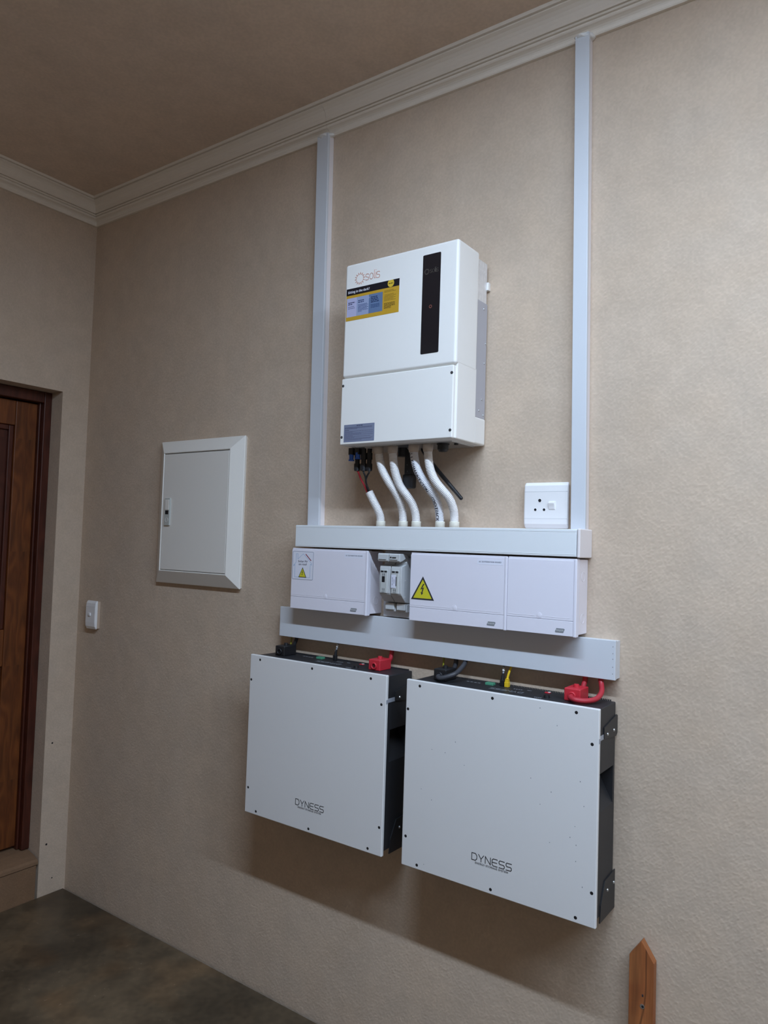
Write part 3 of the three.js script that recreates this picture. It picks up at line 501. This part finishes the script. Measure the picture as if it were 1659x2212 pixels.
// ---------------------------------------------------------------- fuse switches between the boards
{
  const pl = thing('mounting_plate', 'grey mounting plate behind the two fuse switches', 'plate', V(1.795, 1.358, 0));
  part(pl, 'plate', rb(1.7285, 1.862, 1.358, 1.564, 0, 0.03, 0.0015), M.trunk);
  part(pl, 'mounting_rail', rb(1.732, 1.86, 1.545, 1.556, 0.028, 0.034, 0.001), M.steel);
  const mk = (x0, x1, label, hasLabel) => {
    const t = thing('fuse_switch', label, 'fuse switch', V((x0 + x1) / 2, 1.375, 0.03), 'fuse switches');
    const w = 0.0016;
    // carrier: side profile swept across its width
    part(t, 'base', rb(x0 + 0.001, x1 - 0.001, 1.405, 1.545, 0.03, 0.05, 0.002), M.fuseGrey);
    part(t, 'carrier', extrX([[0.046, 1.406], [0.06, 1.408], [0.083, 1.431], [0.0855, 1.436], [0.087, 1.475], [0.0855, 1.51], [0.084, 1.518], [0.062, 1.524], [0.056, 1.537], [0.056, 1.552], [0.046, 1.545]], x0 + 0.0004, x1 - 0.0004, w), M.fuseGrey);
    const gr = part(t, 'pull_grip', extrX([[0.05, 1.541], [0.066, 1.541], [0.083, 1.534], [0.0955, 1.5315], [0.0985, 1.535], [0.0985, 1.5535], [0.096, 1.557], [0.072, 1.557], [0.052, 1.549]], x0 + 0.0004, x1 - 0.0004, w), M.fuseGrey);
    part(gr, 'groove', bx(x0 + 0.004, x1 - 0.008, 1.5385, 1.5393, 0.098, 0.1006), M.tagGrey);
    // window with cartridge
    const wx0 = x0 + 0.0045, wx1 = x1 - 0.009, zc = 0.0868;
    const win = part(t, 'window', rb(wx0, wx1, 1.434, 1.507, zc - 0.004, zc + 0.0022, 0.003), M.fuseClear, 'clear fuse window');
    const xm = (wx0 + wx1) / 2, zw = zc + 0.0022;
    part(win, 'vent', [bx(wx0 + 0.002, xm - 0.0008, 1.4985, 1.5035, zw - 0.001, zw + 0.0004), bx(xm + 0.002, wx1 - 0.0015, 1.4985, 1.5035, zw - 0.001, zw + 0.0004)], M.screw);
    part(win, 'slot', [bx(xm - 0.004, xm - 0.0024, 1.4415, 1.4495, zw - 0.001, zw + 0.0004), bx(xm + 0.002, xm + 0.0036, 1.4415, 1.4495, zw - 0.001, zw + 0.0004), bx(xm - 0.006, xm + 0.0055, 1.4375, 1.4385, zw - 0.001, zw + 0.0004)], M.screw);
    if (hasLabel) {
      const tex = canvasTex(128, 384, (c, W, Hh) => { c.fillStyle = '#dfe0ee'; c.fillRect(0, 0, W, Hh); c.fillStyle = '#6a6c84'; c.save(); c.translate(W * 0.3, Hh / 2); c.rotate(Math.PI / 2); c.font = 'bold 34px sans-serif'; c.textAlign = 'center'; c.textBaseline = 'middle'; c.fillText('BATTERY FUSE', 0, 0, Hh * 0.86); c.restore(); c.save(); c.translate(W * 0.68, Hh / 2); c.rotate(Math.PI / 2); c.font = 'bold 34px sans-serif'; c.textAlign = 'center'; c.textBaseline = 'middle'; c.fillText('SWITCH', 0, 0, Hh * 0.5); c.restore(); });
      part(win, 'paper_label', bx(wx0 + 0.0005, wx0 + 0.0165, 1.4525, 1.4925, zw, zw + 0.0012), std(0xffffff, 0.6, { map: tex }), 'white paper label');
      part(win, 'cartridge', rb(wx0 + 0.0165, wx0 + 0.0195, 1.458, 1.487, zw - 0.001, zw + 0.0005, 0.0008), M.hole);
      part(gr, 'print', [bx(x0 + 0.005, x0 + 0.0075, 1.5445, 1.5475, 0.098, 0.1005), bx(x0 + 0.0085, x0 + 0.0095, 1.544, 1.5475, 0.098, 0.1005), bx(x0 + 0.0125, x0 + 0.0265, 1.5443, 1.5468, 0.098, 0.1005)], M.screw);
    } else {
      part(win, 'cartridge', rb(xm - 0.0065, xm + 0.0045, 1.468, 1.4865, zw - 0.001, zw + 0.0005, 0.0008), M.hole);
      part(win, 'slot', [bx(xm - 0.004, xm - 0.0024, 1.488, 1.4955, zw - 0.001, zw + 0.0004), bx(xm + 0.002, xm + 0.0036, 1.488, 1.4955, zw - 0.001, zw + 0.0004)], M.screw);
    }
    part(t, 'terminal_cover', rb(x0 + 0.004, x1 - 0.004, 1.3825, 1.4035, 0.03, 0.056, 0.002), M.fuseGrey);
    part(t, 'terminal_foot', rb(x0 + 0.002, x1 - 0.001, 1.377, 1.402, 0.03, 0.05, 0.002), M.fuseGrey);
    for (const y of [1.425, 1.475, 1.53]) part(t, 'pin', cylBetween(V(x1 - 0.001, y, 0.064), V(x1 + 0.0006, y, 0.064), 0.0016, 0.0016, 10), M.trunkWarmLit);
  };
  mk(1.7492, 1.7895, 'grey fuse switch with bare dark cartridge window', false);
  mk(1.7915, 1.8317, 'grey fuse switch with white paper label on its window', true);
}

// ---------------------------------------------------------------- power socket
{
  const x0 = 2.1967, x1 = 2.3264, y0 = 1.6434, y1 = 1.7728;
  const t = thing('wall_socket', 'white three pin wall socket standing on the trunking', 'socket', V((x0 + x1) / 2, y0, 0));
  const S = (X, Y) => atz(1100 + X / 8.295, 1020 + Y / 8.295, 0.02);
  part(t, 'back_box', rb(x0 + 0.003, x1 - 0.003, y0, y1 - 0.003, 0, 0.012, 0.002), M.socket);
  const prof = [[0.006, y0 + 0.001], [0.012, y0 + 0.001], [0.019, y0 + 0.012], [0.0205, y0 + 0.027], [0.0205, y1 - 0.029], [0.019, y1 - 0.01], [0.012, y1 - 0.001], [0.006, y1 - 0.001]];
  const pl = part(t, 'plate', [extrX(prof, x0, x1, 0.0045)], M.socket);
  const e = 0.0205 + 0.0002;
  for (const y of [y0 + 0.0272, y1 - 0.0268]) part(pl, 'seam', bx(x0 + 0.002, x1 - 0.0015, y - 0.0004, y + 0.0004, 0.019, e - 0.00005), M.fuseGrey);
  for (const [X, Y, r] of [[548, 508, 0.0046], [468, 673, 0.0037], [625, 673, 0.0037]]) {
    const p = S(X, Y); part(pl, 'pin_rim', new THREE.TorusGeometry(r + 0.0006, 0.0007, 8, 28).translate(p.x, p.y, e - 0.0002), M.socket);
    part(pl, 'pin_hole', cylBetween(V(p.x, p.y, 0.01), V(p.x, p.y, e), r, r, 24), M.hole);
  }
  const a = S(718, 525), b = S(818, 668);
  part(t, 'rocker_rim', rb(a.x - 0.001, b.x + 0.002, b.y - 0.001, a.y + 0.001, 0.018, e + 0.001, 0.0012), M.socket);
  part(t, 'rocker', extrX([[0.018, b.y + 0.001], [0.0225, b.y + 0.001], [0.0245, b.y + 0.008], [0.028, a.y - 0.005], [0.026, a.y - 0.001], [0.018, a.y - 0.001]], a.x, b.x, 0.0006), M.socket);
}

// ---------------------------------------------------------------- bell-push style light switch near the corner
{
  const x0 = 0.0968, x1 = 0.172, y0 = 1.1681, y1 = 1.2921;
  const t = thing('light_switch', 'narrow white light switch near the room corner', 'switch', V((x0 + x1) / 2, y0, 0));
  part(t, 'back_box', rb(x0 + 0.004, x1 - 0.001, y0 + 0.002, y1 - 0.002, 0, 0.014, 0.002), std(lin(0.55, 0.42, 0.32), 0.7), 'discoloured rim');
  const pl = part(t, 'plate', extrX([[0.012, y0], [0.018, y0], [0.0245, y0 + 0.012], [0.026, y0 + 0.03], [0.026, y1 - 0.028], [0.024, y1 - 0.01], [0.018, y1], [0.012, y1]], x0, x1, 0.005), M.socket);
  part(pl, 'seam', bx(x0 + 0.002, x1 - 0.002, y1 - 0.0262, y1 - 0.0254, 0.02, 0.0262), M.fuseGrey);
  part(t, 'rocker', rb((x0 + x1) / 2 - 0.009, (x0 + x1) / 2 + 0.005, 1.226, 1.239, 0.02, 0.031, 0.002), M.socket);
}

// ---------------------------------------------------------------- flush distribution panel on the wall
{
  const x0 = 0.5671, x1 = 1.0567, y0 = 1.3996, y1 = 1.9767, z0 = 0.016, z1 = 0.042, b = 0.0535;
  const t = thing('electrical_panel', 'cream framed electrical panel with flush door on wall', 'panel', V((x0 + x1) / 2, y0, 0));
  const pos = [], quad = (...q) => { for (const k of [0, 1, 2, 0, 2, 3]) pos.push(...q[k]); };
  const R = (k, z) => [[x0 + k, y0 + k, z], [x1 - k, y0 + k, z], [x1 - k, y1 - k, z], [x0 + k, y1 - k, z]];
  const rings = [R(0.004, 0), R(0.001, z0 - 0.007), R(0.0, z0 - 0.004), R(0.0015, z0 - 0.001), R(0.005, z0 + 0.001), R(b - 0.004, z1 - 0.0004), R(b - 0.0015, z1 - 0.0006), R(b, z1 - 0.003), R(b, 0.012)];
  for (let i = 0; i + 1 < rings.length; i++) for (let k = 0; k < 4; k++) quad(rings[i][k], rings[i][(k + 1) % 4], rings[i + 1][(k + 1) % 4], rings[i + 1][k]);
  const g = new THREE.BufferGeometry(); g.setAttribute('position', new THREE.Float32BufferAttribute(pos, 3)); g.setAttribute('uv', new THREE.Float32BufferAttribute(new Float32Array(pos.length / 3 * 2), 2)); g.computeVertexNormals();
  const fr = part(t, 'frame', g, M.panel);
  const sc = Pp => strokes([Pp], 0.0008, 0); 
  const s1 = atz(310 + 262 / 5.672, 910 + 335 / 5.672, 0.024), s2 = atz(310 + 285 / 5.672, 910 + 298 / 5.672, 0.022);
  part(fr, 'scratch', tube([s1, s1.clone().lerp(s2, 0.5), s2], 0.0007, 6, 6), M.tagGrey);
  const dr = part(t, 'door', rb(x0 + b + 0.0015, x1 - b - 0.0025, y0 + b + 0.002, y1 - b - 0.003, 0.012, z1 - 0.002, 0.002), M.panel);
  const L = (X, Y) => atz(310 + X / 5.672, 910 + Y / 5.672, z1), la = L(272, 942), lb = L(335, 938), lc = L(262, 1275);
  const lx0 = la.x, lx1 = lb.x, ly1 = la.y, ly0 = lc.y;
  const lt = part(dr, 'latch', rb(lx0, lx1, ly0, ly1, z1 - 0.004, z1 + 0.004, 0.0015), std(lin(0.50, 0.51, 0.48), 0.45), 'grey slide latch');
  const hy1 = L(290, 1093).y, hy0 = L(290, 1140).y;
  part(lt, 'opening', bx(lx0 + 0.006, lx1 - 0.007, hy0, hy1, z1 + 0.003, z1 + 0.0043), M.hole);
  part(lt, 'slider', rb(lx0 + 0.004, lx1 - 0.004, hy1 + 0.002, ly1 - 0.006, z1 + 0.003, z1 + 0.0055, 0.001), M.panel);
  part(lt, 'lock_ring', new THREE.TorusGeometry(0.0085, 0.0007, 6, 26).translate((lx0 + lx1) / 2, (ly0 + hy0) / 2, z1 + 0.004), M.panel);
}

// ---------------------------------------------------------------- batteries
const BX0 = 1.908, BX1 = 2.4723, BY0 = 0.6759, BY1 = 1.2, BZ = 0.1569, BTOP = 1.195;
const R7 = (X, Y, z = BZ) => atz(850 + X / 3.253, 1380 + Y / 3.253, z);
function dyness(x0, y0, w, h, z, flip = 1) {
  const lw = w / 6.35, gp = lw * 0.27, gl = [
    [[[0, 1], [0, 0], [0.72, 0], [1, 0.28], [1, 0.72], [0.72, 1], [0, 1]]],
    [[[0, 1], [0.5, 0.42], [1, 1]], [[0.5, 0.42], [0.5, 0]]],
    [[[0, 0], [0, 1], [1, 0], [1, 1]]],
    [[[1, 1], [0.2, 1], [0, 0.8], [0, 0.2], [0.2, 0], [1, 0]], [[0, 0.5], [0.9, 0.5]]],
    [[[1, 1], [0.15, 1], [0, 0.85], [0, 0.62], [0.15, 0.5], [0.85, 0.5], [1, 0.38], [1, 0.15], [0.85, 0], [0, 0]]],
    [[[1, 1], [0.15, 1], [0, 0.85], [0, 0.62], [0.15, 0.5], [0.85, 0.5], [1, 0.38], [1, 0.15], [0.85, 0], [0, 0]]]];
  const ls = []; gl.forEach((g, i) => g.forEach(l => ls.push(l.map(([a, b]) => [x0 + (i * (lw * 0.82 + gp) + a * lw * 0.82), y0 + b * h]))));
  return strokes(ls, h * 0.105, z);
}
const battery = (() => {
  const t = thing('battery', 'white fronted wall battery under the trunking end, red cable looping over it', 'battery', V((BX0 + BX1) / 2, BY0, 0), 'wall batteries');
  const bx0 = BX0 + 0.008, bx1 = BX1 - 0.008, rear = 0.008;
  const ev = new Evaluator(); ev.attributes = ['position', 'normal', 'uv'];
  let body = new Brush(rb(bx0, bx1, BY0 + 0.008, BTOP, rear, BZ - 0.012, 0.003)); body.updateMatrixWorld();
  for (const s of [0, 1]) {              // hand recesses: deep under the top lip, running out downwards
    const xs = s ? bx1 : bx0, d = s ? -1 : 1;
    const w = new THREE.ExtrudeGeometry(new THREE.Shape([[0, 1.035], [0.035, 1.03], [0.035, 1.005], [0, 0.94], [-0.01, 0.94], [-0.01, 1.035]].map(([a, y]) => new THREE.Vector2(xs + d * a, y))), { depth: 0.1, bevelEnabled: false }).translate(0, 0, 0.022);
    const wbz = new Brush(w); wbz.updateMatrixWorld(); body = ev.evaluate(body, wbz, SUBTRACTION);
  }
  const bg = body.geometry; bg.clearGroups && bg.clearGroups(); part(t, 'case', bg, M.batBlack, 'black steel case');
  const fp = part(t, 'front_panel', rb(BX0, BX1, BY0, BY1, BZ - 0.012, BZ, 0.0028, 3), M.batWhite, 'white front panel');
  for (const [X, Y] of [[185, 332], [695, 418], [1285, 518], [102, 492], [1396, 742], [85, 1385], [1392, 1788], [163, 1590], [681, 1762], [1278, 1960]]) {
    const p = R7(X, Y); const g = new THREE.LatheGeometry([[0, 0.0003], [0.0022, 0.0006], [0.0037, 0.0003], [0.0042, 0.0]].map(([a, b]) => new THREE.Vector2(a, b)), 18).rotateX(Math.PI / 2).translate(p.x, p.y, BZ); part(fp, 'screw', g, M.black);
  }
  const a = R7(550, 1548), b = R7(832, 1625), c = R7(550, 1499);
  const lw = b.x - a.x, lh = (c.y - a.y) * 0.98;
  part(fp, 'logo', dyness(a.x, a.y, lw, lh, BZ), M.ink, 'black maker name');
  const s0 = R7(574, 1574), s1 = R7(804, 1641); part(fp, 'tagline', textGeo('ENERGY STORAGE SYSTEM', fReg, s0.x, a.y - 0.0085, s1.x - s0.x, 0.0050, BZ), M.ink);
  // side brackets
  const Bp = pts => pts.map(([X, Y]) => { const p = at(1270 + X / 4.175, 1490 + Y / 4.175, { x: bx1 + 0.003 }); return [Math.max(p.z, 0), p.y]; });
  const upB = Bp([[277, 225], [262, 222], [150, 345], [150, 445], [255, 415], [277, 375]]), loB = Bp([[272, 1600], [258, 1602], [156, 1725], [118, 1950], [108, 2112], [268, 1925]]);
  for (const s of [1, 0]) for (const [pl, sc] of [[upB, [[178, 400], [235, 362]]], [loB, [[176, 1805], [232, 1735]]]]) {
    const br = part(t, 'bracket', s ? extrX(pl, bx1 + 0.0002, bx1 + 0.003) : extrX(pl, bx0 - 0.003, bx0 - 0.0002), M.bracket);
    for (const [X, Y] of sc) { const p = at(1270 + X / 4.175, 1490 + Y / 4.175, { x: bx1 + 0.003 }); const x = s ? bx1 + 0.003 : bx0 - 0.003, d = s ? 1 : -1; part(br, 'screw', cylBetween(V(x, p.y, p.z), V(x + d * 0.002, p.y, p.z), 0.0042, 0.003, 14), M.steel); }
  }
  // wall strip behind
  part(t, 'wall_rail', rb(bx0 + 0.02, bx1 - 0.02, 1.08, 1.14, 0, 0.009, 0.001), M.bracket);
  // comb along the rear top edge
  const teeth = []; for (let i = 0; i < 110; i++) { const x = bx0 + 0.01 + i * (bx1 - bx0 - 0.02) / 110; teeth.push(bx(x, x + 0.0024, BTOP - 0.004, BTOP + 0.0035, rear, rear + 0.004)); }
  const cm = part(t, 'comb_edge', teeth, M.batBlack); cm.userData.kind = 'stuff';
  // side seal sticker
  const k0 = at(1270 + 95 / 4.175, 1490 + 460 / 4.175, { x: BX1 }), k1 = at(1270 + 143 / 4.175, 1490 + 430 / 4.175, { x: bx1 });
  part(t, 'seal_sticker', [bx(bx1, bx1 + 0.0007, k1.y - 0.004, k1.y + 0.008, k1.z, BZ - 0.012), bx(BX1 - 0.0002, BX1 + 0.0004, k1.y - 0.004, k1.y + 0.008, BZ - 0.0105, BZ - 0.001)], std(lin(0.36, 0.37, 0.41), 0.5), 'grey seal sticker');
  // top face: terminals, ports and print
  const cover = (x0, x1, name, m, label) => {
    const y0 = BTOP, y1 = BTOP + 0.033, z0 = 0.03, z1 = 0.091, xm = (x0 + x1) / 2;
    const cv = part(t, name, [rb(x0, x1, y0, y1, z0, z1, 0.003, 3)], m, label);
    part(cv, 'cable_boss', [new THREE.TorusGeometry(0.0085, 0.0026, 10, 28).translate(xm, y0 + 0.0145, z1 + 0.002)], m);
    part(cv, 'boss_bore', cylBetween(V(xm, y0 + 0.0145, z1 - 0.004), V(xm, y0 + 0.0145, z1 + 0.0006), 0.0085, 0.0085, 20), m === M.red ? std(lin(0.10, 0.008, 0.012), 0.7) : M.hole);
    part(cv, 'top_stud', cylBetween(V(xm, y1 - 0.001, (z0 + z1) / 2), V(xm, y1 + 0.0075, (z0 + z1) / 2), 0.0078, 0.0068, 20), m);
  };
  cover(BX0 + 0.050, BX0 + 0.092, 'terminal_cover', M.black, 'black terminal cover'); cover(BX0 + 0.447, BX0 + 0.491, 'terminal_cover', M.red, 'red terminal cover');
  const T = (X, Y) => at(1000 + X / 6.9125, 1450 + Y / 6.9125, { y: BTOP });
  const gA = T(365, 185), gB = T(510, 195); part(t, 'terminal_block', rb(gA.x, gB.x, BTOP - 0.004, BTOP + 0.006, 0.026, 0.044, 0.0015), M.green, 'green terminal block');
  const pr = []; // print seen upside down on the top face
  const flat = g => g.rotateX(-Math.PI / 2).rotateY(Math.PI);
  const ln = dyness(0, 0, 0.098, 0.016, 0); pr.push(flat(ln).translate(BX0 + 0.326, BTOP, 0.0725));
  for (const [X0, X1, Y] of [[60, 300, 148], [760, 910, 262], [965, 1035, 285], [1065, 1190, 385]]) { const p = T(X0, Y), q = T(X1, Y + (X1 - X0) * 0.12); for (let i = 0; i < 4; i++) { const f = i / 4; pr.push(bx(p.x + (q.x - p.x) * f, p.x + (q.x - p.x) * (f + 0.15), BTOP, BTOP + 0.0003, p.z - 0.003, p.z + 0.003)); } }
  part(t, 'print', pr, M.tagGrey);
  const sw = T(1275, 330); part(t, 'power_switch', rb(sw.x - 0.009, sw.x + 0.006, BTOP, BTOP + 0.003, sw.z - 0.005, sw.z + 0.005, 0.001), M.red); part(t, 'switch_cap', rb(sw.x + 0.0, sw.x + 0.006, BTOP + 0.0028, BTOP + 0.004, sw.z - 0.004, sw.z + 0.004, 0.0005), M.white);
  const kn = T(1250, 395); part(t, 'knob', cylBetween(V(kn.x, BTOP, kn.z), V(kn.x, BTOP + 0.007, kn.z), 0.0085, 0.0075, 18), M.black);
  return t;
})();
const BDX = 1.2742 - BX0;
{
  const c = battery.clone(); c.name = numbered('battery'); c.position.x += BDX; scene.add(c);
  c.userData = { label: 'white fronted wall battery nearer the recessed panel, single red cable', category: 'battery', group: 'wall batteries' };
}

{ // scuffs on the battery beside the picket
  const mk = [[270, 777], [363, 800], [435, 725], [497, 890], [965, 978], [1108, 1076], [1030, 1163], [1338, 1178], [1313, 1003], [1275, 1320], [1240, 1395], [1283, 1450], [1097, 1432], [1150, 610], [1030, 485], [195, 1055], [267, 1132], [1326, 1745], [212, 1585], [1280, 1565]].map(([X, Y], i) => { const p = R7(X, Y); return bx(p.x - 0.0009, p.x + 0.0009, p.y - 0.0006 - 0.0006 * (i % 3), p.y + 0.0012, BZ, BZ + 0.0002); });
  part(battery.children.find(c => c.name === 'front_panel'), 'scuffs', mk, M.tagGrey);
}

// ---------------------------------------------------------------- battery cables
const cable = (name, label, pts, r, m, extra) => {
  const lo = pts[0]; const t = thing(name, label, 'cable', lo); part(t, 'sheath', tube(pts, r, 60, 12), m); if (extra) extra(t); return t;
};
const K5 = (X, Y, z) => atz(900 + X / 3.607, 1400 + Y / 3.607, z), K4 = (X, Y, z) => atz(560 + X / 4.879, 1360 + Y / 4.879, z);
const topY = 1.262;
// right battery
{
  const cb = BX0 + 0.071, yb = BTOP + 0.0145;
  cable('power_cable', 'thick grey cable looping from black terminal cover up into trunking', [V(cb, yb, 0.09), V(cb + 0.002, yb - 0.001, 0.104), V(cb + 0.012, yb - 0.003, 0.112), K5(290, 205, 0.095), K5(345, 160, 0.06), K5(378, 110, 0.03), V(K5(378, 95, 0.022).x, topY, 0.02)], 0.0068, M.greyCable);
  cable('power_cable', 'thick grey cable rising straight behind the black terminal cover', [V(cb + 0.004, BTOP + 0.014, 0.031), V(cb + 0.008, BTOP + 0.028, 0.0225), V(cb + 0.012, 1.24, 0.02), V(cb + 0.012, topY, 0.02)], 0.0068, M.greyCable);
  const rc = BX0 + 0.469;
  cable('power_cable', 'thick red cable looping beside the red terminal cover up into trunking', [V(rc, yb, 0.09), V(rc + 0.001, yb - 0.002, 0.104), V(rc + 0.016, yb - 0.004, 0.113), K5(1320, 412, 0.1), K5(1400, 395, 0.075), K5(1440, 345, 0.05), K5(1440, 285, 0.03), V(K5(1425, 240, 0.022).x, topY, 0.02)], 0.0068, M.redCable);
  cable('power_cable', 'red cable rising behind red terminal cover beside the looping one', [V(rc + 0.004, BTOP + 0.016, 0.031), V(rc + 0.006, BTOP + 0.034, 0.024), V(K5(1312, 245, 0.02).x, 1.24, 0.02), V(K5(1314, 240, 0.02).x, topY, 0.02)], 0.0068, M.redCable);
  const p = K5(668, 285, 0.03);
  cable('data_cable', 'black data plug with white sleeve beside the yellow plug', [V(p.x, BTOP + 0.03, 0.03), K5(676, 190, 0.026), K5(679, 150, 0.022), V(K5(680, 130, 0.02).x, topY, 0.02)], 0.0028, M.tagGrey, t => {
    part(t, 'plug_boot', [rb(p.x - 0.006, p.x + 0.006, BTOP, BTOP + 0.018, 0.024, 0.036, 0.002), cylBetween(V(p.x, BTOP + 0.016, 0.03), V(p.x + 0.001, BTOP + 0.036, 0.029), 0.0058, 0.0034, 14)], M.black);
    const a = K5(677, 178, 0.026), b = K5(678, 155, 0.023); part(t, 'sleeve', cylBetween(a, b, 0.0037, 0.0037, 14), M.white, 'white sleeve');
  });
  const q = K5(705, 290, 0.032);
  cable('data_cable', 'yellow network cable plugged into the battery top', [V(q.x, BTOP + 0.02, 0.032), K5(710, 225, 0.03), K5(722, 185, 0.026), K5(735, 150, 0.022), V(K5(742, 135, 0.02).x, topY, 0.02)], 0.0034, M.yellow, t => {
    part(t, 'plug', [rb(q.x - 0.0062, q.x + 0.0062, BTOP, BTOP + 0.014, 0.026, 0.038, 0.001), rb(q.x - 0.0052, q.x + 0.0052, BTOP + 0.013, BTOP + 0.02, 0.027, 0.037, 0.001), rb(q.x - 0.0045, q.x + 0.005, BTOP + 0.0205, BTOP + 0.023, 0.028, 0.036, 0.001)], M.yellow);
  });
  const e = K5(205, 140, 0.024); cable('earth_wire', 'thin yellow green wire behind the grey looped cable', [V(e.x, BTOP, 0.024), V(e.x, BTOP + 0.03, 0.022), V(e.x + 0.001, topY, 0.02)], 0.0024, M.earth);
}
// left battery
{
  const ox = BDX, cb = BX0 + 0.071 + ox;
  cable('power_cable', 'black cable rising behind terminal cover near the trunking end', [V(cb + 0.01, BTOP + 0.012, 0.031), K4(362, 180, 0.024), K4(385, 120, 0.02), V(K4(410, 85, 0.018).x, topY, 0.018)], 0.0062, M.blackCable);
  const rc = BX0 + 0.469 + ox;
  cable('power_cable', 'single red cable behind the red cover above the gap between batteries', [V(rc + 0.004, BTOP + 0.014, 0.031), V(rc + 0.014, BTOP + 0.03, 0.024), K4(1395, 250, 0.02), V(K4(1405, 215, 0.018).x, topY, 0.018)], 0.0068, M.redCable);
  const p = K4(800, 300, 0.03);
  cable('data_cable', 'lone black data plug with slanting white sleeved cable', [V(p.x, BTOP + 0.03, 0.03), K4(812, 215, 0.028), K4(825, 170, 0.024), V(K4(842, 135, 0.02).x, topY, 0.02)], 0.0028, M.tagGrey, t => {
    part(t, 'plug_boot', [rb(p.x - 0.006, p.x + 0.006, BTOP, BTOP + 0.018, 0.024, 0.036, 0.002), cylBetween(V(p.x, BTOP + 0.016, 0.03), V(p.x + 0.004, BTOP + 0.036, 0.029), 0.0058, 0.003, 14)], M.black);
    const a = K4(820, 185, 0.026), b = K4(828, 160, 0.023); part(t, 'sleeve', cylBetween(a, b, 0.0037, 0.0037, 14), M.white, 'white sleeve');
  });
  const e = K4(342, 120, 0.018); cable('earth_wire', 'thin yellow green wire beside the black rising cable', [V(e.x - 0.002, BTOP, 0.026), V(e.x - 0.001, BTOP + 0.034, 0.02), V(e.x, topY, 0.018)], 0.0022, M.earth);
}

// ---------------------------------------------------------------- pointed timber picket leaning on the wall
{
  const x0 = 2.514, x1 = 2.5765, z0 = 0.004, z1 = 0.026;
  const t = thing('timber_picket', 'pointed pine picket standing against the wall by the battery', 'picket', V((x0 + x1) / 2, 0, (z0 + z1) / 2));
  const xm = 2.5445; const g = extr([[x0 + 0.001, 0], [x1 - 0.001, 0], [x1 - 0.001, 0.574], [xm, 0.62], [x0 + 0.001, 0.578]].map(p => p), z1 - z0 - 0.002, 0.001).translate(0, 0, z0 + 0.001);
  const bd = part(t, 'board', metreUV(g, 0.66), M.pine);
  const s = atz(1300 + 805 / 9.217, 2000 + 1605 / 9.217, z1), s2 = atz(1300 + 812 / 9.217, 2000 + 1390 / 9.217, z1);
  const sc = part(bd, 'screw', cylBetween(V(s.x, s.y, z1 - 0.004), V(s.x, s.y, z1 + 0.0008), 0.0062, 0.0056, 18), M.steel); part(sc, 'recess', cylBetween(V(s.x + 0.001, s.y, z1), V(s.x + 0.001, s.y, z1 + 0.0011), 0.003, 0.003, 8), M.hole);
  part(bd, 'nick', rb(s2.x - 0.002, s2.x + 0.002, s2.y - 0.003, s2.y + 0.003, z1 - 0.002, z1 + 0.0004, 0.0004, 1), M.ink);
}

scene.traverse(o => { if (o.isMesh) { o.castShadow = true; o.receiveShadow = true; } });
renderer.render(scene, camera);
